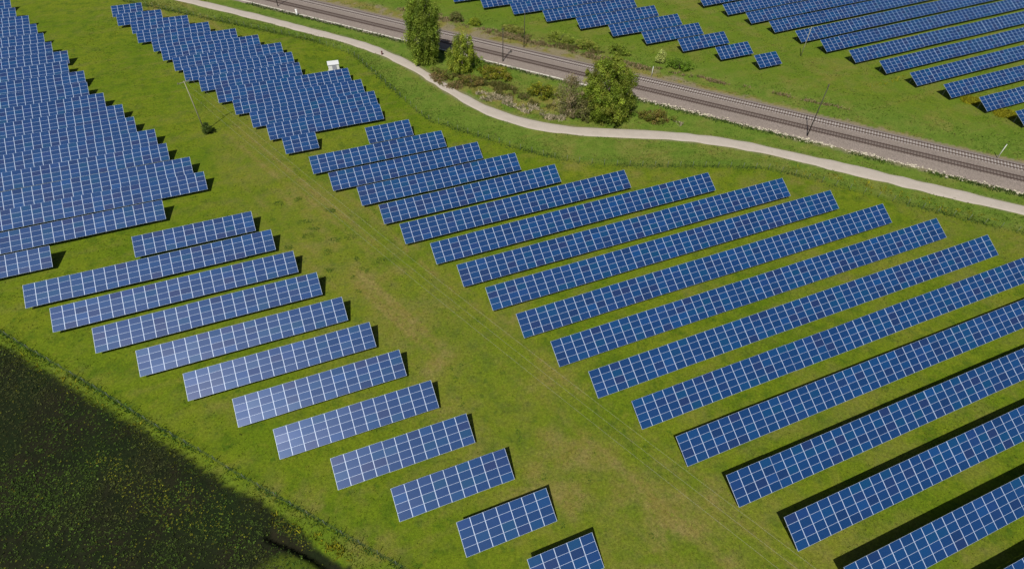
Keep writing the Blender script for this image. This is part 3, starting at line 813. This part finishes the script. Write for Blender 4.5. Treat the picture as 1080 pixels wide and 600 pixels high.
# dry reeds
lst = [patch(-6.7, 133.3, 4.2, 2.0, 2200, RA), patch(-.5, 130.6, 4.2, 2.2, 2200, RA), patch(10.6, 124.4, 4.0, 1.8, 1900, 0), patch(4.2, 127.2, 4.0, 1.9, 1500, RA), patch(37.7, 122.4, 1.8, .9, 400, 0),
       patch(-18, 141, 5.5, 2.4, 1600, RA - .3), patch(-1, 168.6, 16, 1.9, 3000, RA), patch(26, 154.5, 13, 1.7, 2300, RA), patch(46, 146.5, 10, 1.0, 1200, RA), patch(-27, 183, 12, 2.6, 1800, RA), patch(70, 136, 14, .7, 500, RA),
       patch(-8, 139.5, 11, 3.2, 3600, RA), patch(24, 127.5, 13, 2.6, 2600, RA), patch(2, 133, 9, 3, 1800, RA), patch(14, 163, 18, 2.2, 2600, RA)]
cs = [(.50, .43, .31)] * 5 + [(.26, .185, .085)] + [(.33, .25, .14)] * 5 + [(.135, .120, .030), (.125, .125, .026), (.150, .130, .045), (.160, .135, .050)]
PP = np.concatenate(lst); tn = np.concatenate([np.tile(c, (len(l), 1)) for c, l in zip(cs, lst)]) * rng.uniform(.6, 1.25, (len(PP), 1))
kp = fbm(PP[:, 0] * .45, PP[:, 1] * .45, 55, 3) > rng.uniform(.40, .56, len(PP)); PP, tn = PP[kp], tn[kp]
tn = np.where(rng.uniform(0, 1, (len(PP), 1)) < .28, np.array([[.085, .120, .020]]), tn)
tag(blades('dry_reeds', PP, rng.uniform(.15, .75, len(PP)) , np.full(len(PP), .16), tn, 3, .55), 'pale straw coloured dry reeds and weeds beside the railway', 'dry grass', kind='stuff')
# yellow flowers
lst = [patch(114.6, 136.2, 2.6, 2.0, 420, .4), patch(119.6, 130.0, 3.0, 2.2, 520, .4), patch(-20.6, 25.0, 3.6, .6, 40, RA), patch(-26.8, 27.6, 3.4, .5, 12, RA), patch(-62, 46.3, 16, .6, 25, RA), patch(108, 150, 20, 1.2, 60, .42), patch(75, 98, 25, 1.8, 110, RA)]
PP = np.concatenate(lst)
tn = np.tile([.30, .29, .012], (len(PP), 1)) * rng.uniform(.55, 1.15, (len(PP), 1))
tag(blades('yellow_flowers', PP, rng.uniform(.25, .6, len(PP)), np.full(len(PP), .20), tn, 3, .5), 'yellow flowering weeds in patches in the grass', 'flowers', kind='stuff')
# crop plants on the dark field
def rosettes(name, P, size, tint, nl=4):
    n = len(P); z = height(P[:, 0], P[:, 1]); k = n * nl
    a = np.repeat(rng.uniform(0, 6.28, n), nl) + np.tile(np.arange(nl) * 6.28 / nl, n) + rng.normal(0, .4, k)
    sz = np.repeat(size, nl) * rng.uniform(.6, 1.3, k)
    d = np.c_[np.cos(a), np.sin(a)]; pr = np.c_[-d[:, 1], d[:, 0]]
    c = np.repeat(P, nl, 0); z0 = np.repeat(z, nl); hz = sz * rng.uniform(.2, 1.0, k)
    v = np.empty((k, 4, 3))
    v[:, 0] = np.c_[c, z0 + .02]
    v[:, 1] = np.c_[c + d * sz[:, None] * .55 - pr * sz[:, None] * .3, z0 + hz]
    v[:, 2] = np.c_[c + d * sz[:, None], z0 + hz * .9]
    v[:, 3] = np.c_[c + d * sz[:, None] * .55 + pr * sz[:, None] * .3, z0 + hz]
    t = np.repeat(np.repeat(tint, nl, 0) * rng.uniform(.7, 1.3, (k, 1)), 4, 0)
    me = mesh_from(name, v.reshape(-1, 3), np.arange(k * 4).reshape(k, 4), [M_BLADE]); color_attr(me, 'tint', np.c_[t, np.ones(len(t))])
    return link(name, me)
P = np.c_[rng.uniform(-95, -14, 110000), rng.uniform(5, 64, 110000)]
zz = zones(P[:, 0], P[:, 1]); dd, _ = dist_line(P[:, 0], P[:, 1], DITCH)
cl = fbm(P[:, 0] * .13, P[:, 1] * .13, 91, 4)
kp = (zz[:, 0] > .4) & (dd > .6) & (rng.uniform(0, 1, len(P)) < .30 + .7 * sstep(.4, .6, cl))
P = P[kp]
gv = fbm(P[:, 0] * .1, P[:, 1] * .1, 14, 3)[:, None]
tn = (np.array([.048, .088, .0100]) * sstep(.35, .6, gv) + np.array([.048, .058, .014]) * (1 - sstep(.35, .6, gv))) * np.exp(rng.normal(0, .45, (len(P), 1)))
tag(rosettes('field_crop', P, rng.uniform(.06, .19, len(P)), tn), 'low dark green crop plants on the dark soil field', 'crop', kind='stuff')
# brighter weeds in the field
P = np.r_[np.c_[rng.uniform(-90, -24, 3200), rng.uniform(14, 58, 3200)], patch(-46, 31.5, 12, 2.2, 600, -.50), patch(-36, 29, 8, 2, 150, -.5), patch(-26, 27, 4, 1.2, 260, -.5)]
zz = zones(P[:, 0], P[:, 1]); P = P[zz[:, 0] > .8]
tn = np.where(rng.uniform(0, 1, (len(P), 1)) < .5, np.array([[.26, .27, .020]]), np.array([[.10, .15, .016]])) * rng.uniform(.4, 1.2, (len(P), 1))
tag(rosettes('field_weeds', P, rng.uniform(.05, .14, len(P)), tn, 5), 'scattered yellow green weeds on the dark field', 'weeds', kind='stuff')
# darker herb clumps in the grass lane
P = np.concatenate([patch(-35 + random.gauss(0, 6), 83 + random.gauss(0, 7), random.uniform(.6, 1.5), random.uniform(.5, 1.0), 70) for _ in range(18)] + [patch(-28 + random.gauss(0, 5), 70 + random.gauss(0, 5), random.uniform(.4, .9), .6, 26) for _ in range(7)] + [patch(random.uniform(-20, 22), random.uniform(26, 60), random.uniform(.3, .8), .5, 16) for _ in range(14)])
tn = np.tile([.088, .150, .014], (len(P), 1)) * rng.uniform(.6, 1.3, (len(P), 1))
tag(rosettes('clover_clumps', P, rng.uniform(.06, .13, len(P)), tn, 5), 'dark green herb clumps in the grass lane', 'herbs', kind='stuff')

# ------------------------------------------------------------------ trees and shrubs
M_LEAF = attr_leaf('tree_leaves', translucent=.45, rough=.55)
M_BARK = plain('grey_brown_bark', (.13, .105, .08), .9, .35, 2.0, bump=.4)
M_TWIG = plain('dry_twigs', (.30, .245, .17), .9, .25, 2.0)

def foliage(name, parent, clumps, per, leaf, tints, droop=1.0, flat=.0):
    """clumps: list of (x, y, z, radius); per leaves each"""
    C = np.array(clumps); n = len(C); k = n * per
    base = np.repeat(C[:, :3], per, 0); rad = np.repeat(C[:, 3], per)
    d = rng.normal(0, 1, (k, 3)); d /= np.linalg.norm(d, axis=1)[:, None]
    rr = rng.uniform(0, 1, k) ** .45
    off = d * (rad * rr)[:, None]; off[:, 2] *= droop
    if droop > 1: off[:, 2] -= rad * (droop - 1) * .5
    p = base + off
    a = rng.normal(0, 1, (k, 3)); a[:, 2] -= .5 * (droop - .6); a /= np.linalg.norm(a, axis=1)[:, None]
    nrm = d + rng.normal(0, .5, (k, 3)) + np.array([0, 0, .35]); b = np.cross(a, nrm); b /= np.linalg.norm(b, axis=1)[:, None] + 1e-9
    L = leaf * rng.uniform(.6, 1.4, k)[:, None]; Wd = L * rng.uniform(.4, .65, k)[:, None]
    v = np.stack([p - a * L * .5, p + b * Wd * .5 , p + a * L * .5, p - b * Wd * .5], 1)
    ti = np.array(tints); ct = ti[rng.integers(0, len(ti), n)] * np.array([2.95, 2.75, 2.4]) * np.exp(rng.normal(0, .22, (n, 1)))
    t = np.repeat(np.repeat(ct, per, 0) * np.exp(rng.normal(0, .18, (k, 1))), 4, 0)
    me = mesh_from(name, v.reshape(-1, 3), np.arange(k * 4).reshape(k, 4), [M_LEAF]); color_attr(me, 'tint', np.c_[t, np.ones(len(t))])
    return link(name, me, parent)

def tree(name, x, y, label, cat, h, prof_fn, nclump, per, crad, leaf, tints, z0=.4, droop=1.0, trunk_r=.25, limbs=10, group=None, ell=(1, 1), twig=False, lobes=4, ang=0.0):
    root = empty(name, (x, y, gz(x, y))); tag(root, label, cat, group)
    mt = M_TWIG if twig else M_BARK
    lean = (random.uniform(-.3, .3), random.uniform(-.3, .3))
    hs = [0, .25, .5, .75, .93]
    MB().tube([(lean[0] * t * 2 + random.gauss(0, .06 * h * .1), lean[1] * t * 2, -0.2 + t * h * .93) for t in hs], [trunk_r * (1.15 - t) for t in hs], 8).build('trunk', mt, root, True)
    br = MB()
    ph = [random.uniform(0, 6.28) for _ in range(3)]
    def R(t, a):
        return prof_fn(t) * (1 + .16 * math.sin(lobes * a + ph[0] + 3 * t) + .10 * math.sin((lobes * 2 + 1) * a + ph[1] - 7 * t) + .08 * math.sin(17 * t + ph[2]))
    def at(t, a, q):
        rr = R(t, a) * q; cx, cy = math.cos(a) * rr * ell[0], math.sin(a) * rr * ell[1]
        return (lean[0] * t + cx * math.cos(ang) - cy * math.sin(ang), lean[1] * t + cx * math.sin(ang) + cy * math.cos(ang), z0 + t * (h - z0))
    for i in range(limbs):
        t = (i + .5) / limbs * .85 + .05; a = i * 2.4 + random.uniform(-.4, .4)
        e = at(min(1, t + .12), a, .8); s_ = (lean[0] * t, lean[1] * t, z0 + max(0, t - .12) * (h - z0) * .9)
        mid = tuple((s_[k] + e[k]) / 2 + (0, 0, .25)[k] for k in range(3))
        br.tube([s_, mid, e], [trunk_r * .42, trunk_r * .25, trunk_r * .07], 5)
    br.build('branches', mt, root, True)
    cl = []
    while len(cl) < nclump:
        t = random.random(); a = random.uniform(0, 6.283)
        if random.random() > (prof_fn(t) / max(prof_fn(q / 20) for q in range(21))) * .9 + .1: continue
        q = random.random() ** .4
        cl.append((*at(t, a, q * .94), crad * random.uniform(.6, 1.3)))
    foliage('crown', root, cl, per, leaf, tints, droop)
    return root

def poplar_p(t): return 4.6 * (.62 + .38 * min(1, t / .3)) * max(.08, math.sqrt(max(0, 1 - (max(0, t - .42) / .60) ** 2)))
tree('poplar_tree', -24.6, 152.0, 'tall dense green poplar with drooping foliage beside the railway', 'tree', 18.8, poplar_p, 520, 110, .85, .31,
     [(.066, .100, .014), (.078, .112, .016), (.056, .088, .013), (.092, .122, .021)], z0=.5, droop=2.0, trunk_r=.38, limbs=16)
def bush_p(R_): return lambda t: R_ * max(.05, math.sqrt(max(0, 1 - (max(0, t - .28) / .74) ** 2)) * (.72 + .28 * min(1, t / .28)))
tree('leafy_tree', -14.2, 147.2, 'smaller yellow green tree right of the tall poplar', 'tree', 9.6, lambda t: 3.7 * max(.08, math.sqrt(max(0, 1 - (max(0, t - .35) / .67) ** 2))) * (.8 + .2 * min(1, t / .2)), 190, 90, .75, .29,
     [(.105, .135, .016), (.088, .120, .016), (.118, .140, .022), (.070, .100, .014)], droop=1.5, trunk_r=.2)
tree('small_shrub', -10.2, 148.4, 'small green shrub at the foot of the yellow green tree', 'shrub', 3.2, bush_p(1.7), 30, 60, .6, .3, [(.07, .11, .014), (.055, .092, .012)], z0=.1, trunk_r=.1, limbs=5)
def willow_p(t): return 6.5 * max(.1, math.sqrt(max(0, 1 - (max(0, t - .45) / .57) ** 2))) * (.84 + .16 * min(1, t / .25)) * (1 - .08 * max(0, t - .4) / .6)
tree('willow_tree', 21.8, 125.4, 'big round willow between the path and the railway', 'tree', 13.8, willow_p, 480, 125, .95, .31,
     [(.066, .098, .011), (.076, .108, .013), (.054, .084, .010), (.088, .116, .018), (.072, .086, .014)], z0=.2, droop=1.25, trunk_r=.4, limbs=16, lobes=3)
tree('bare_shrub', 13.3, 126.4, 'tan brown half bare shrub leaning against the big willow', 'shrub', 9.4, lambda t: 3.9 * max(.1, math.sin(math.pi * min(1, .22 + .76 * t)) ** .7), 120, 55, .9, .30,
     [(.088, .080, .052), (.105, .094, .064), (.074, .066, .040), (.066, .078, .030)], z0=.3, droop=1.2, trunk_r=.16, limbs=18, twig=True)
tree('grey_green_shrub', 16.6, 124.2, 'low grey green bush between the tan bare shrub and the willow', 'shrub', 4.6, bush_p(2.6), 70, 60, .7, .26, [(.060, .066, .026), (.072, .074, .032), (.050, .064, .018)], z0=.1, trunk_r=.1, limbs=8)
tree('olive_shrub', -5.2, 143.4, 'low olive yellow shrub below the dark railway pole', 'shrub', 2.6, bush_p(4.4), 90, 55, .7, .30, [(.080, .088, .009), (.092, .096, .010), (.066, .082, .010), (.088, .080, .018)], z0=.1, trunk_r=.1, ell=(1.2, .62), ang=RA, limbs=7)
tree('olive_shrub', 6.4, 134.2, 'low olive yellow shrub left of the tan bare shrub', 'shrub', 3.1, bush_p(3.4), 80, 55, .7, .30, [(.080, .090, .009), (.094, .100, .010), (.064, .084, .010)], z0=.1, trunk_r=.1, ell=(1.15, .75), ang=RA, limbs=7)
tree('red_brown_scrub', 32.8, 124.3, 'low reddish brown scrub right of the big willow by the path', 'shrub', 1.9, bush_p(4.6), 90, 50, .6, .26, [(.072, .062, .017), (.066, .070, .014), (.058, .074, .013), (.082, .062, .022)], z0=.1, trunk_r=.08, ell=(1.15, .5), ang=-.12, limbs=7)
tree('brown_scrub', -19.0, 144.0, 'low brown scrub at the foot of the poplar by the path', 'shrub', 1.6, bush_p(3.4), 60, 45, .55, .26, [(.078, .066, .026), (.066, .068, .019), (.056, .074, .015)], z0=.1, trunk_r=.08, ell=(1.25, .5), ang=RA - .3, limbs=6)
tree('brown_scrub', -11.5, 140.2, 'low reddish brown scrub below the yellow green tree', 'shrub', 1.7, bush_p(3.6), 60, 45, .55, .26, [(.082, .066, .026), (.072, .064, .019), (.062, .074, .015)], z0=.1, trunk_r=.08, ell=(1.25, .5), ang=RA, limbs=6)
for x, y, h, R_, ell, tt, lab in (
        (12.6, 166.6, 2.6, 3.6, (1.3, .55), [(.110, .140, .030), (.090, .120, .020)], 'pale green hedge shrub beyond the tracks below the far arrays'),
        (20.0, 162.0, 2.2, 3.0, (1.3, .6), [(.080, .110, .018), (.100, .115, .025)], 'green shrub beyond the tracks just above the big willow'),
        (28.5, 159.0, 2.4, 3.0, (1.2, .6), [(.070, .105, .015), (.085, .115, .018)], 'green shrub beyond the tracks right above the willow top'),
        (44.0, 150.6, 2.6, 2.8, (1.25, .65), [(.048, .088, .010), (.060, .105, .012)], 'dark green shrub beyond the tracks near the short grey post'),
        (39.3, 154.2, 3.0, 1.2, (1, 1), [(.150, .180, .070), (.120, .150, .050)], 'pale thin sapling beyond the tracks beside the dark green shrub'),
        (-18.3, 179.3, 2.4, 2.0, (1, .8), [(.070, .075, .030), (.055, .075, .018)], 'dull green bush beyond the tracks right of the poplar top'),
        (-12.6, 176.6, 1.8, 1.7, (1.1, .8), [(.090, .115, .012), (.075, .105, .012)], 'small bright bush beyond the tracks above the yellow green tree'),
        (-1.0, 172.6, 1.6, 3.0, (1.4, .5), [(.085, .100, .025), (.100, .110, .030)], 'low bush beyond the tracks behind the dark pole')):
    tree('trackside_shrub', x, y, lab, 'shrub', h, bush_p(R_), 70, 70, .6, .25, tt, z0=.1, trunk_r=.1, ell=ell, ang=RA, limbs=6, group='shrubs beyond the railway')
tree('dark_bush', -69.4, 114.6, 'small dark bush at the foot of the tall power pole', 'shrub', 2.7, lambda t: 1.25 * max(.1, math.sin(math.pi * min(1, .25 + .75 * t)) ** .7), 34, 60, .5, .24, [(.022, .040, .008), (.030, .048, .010)], z0=.1, trunk_r=.1, limbs=6)
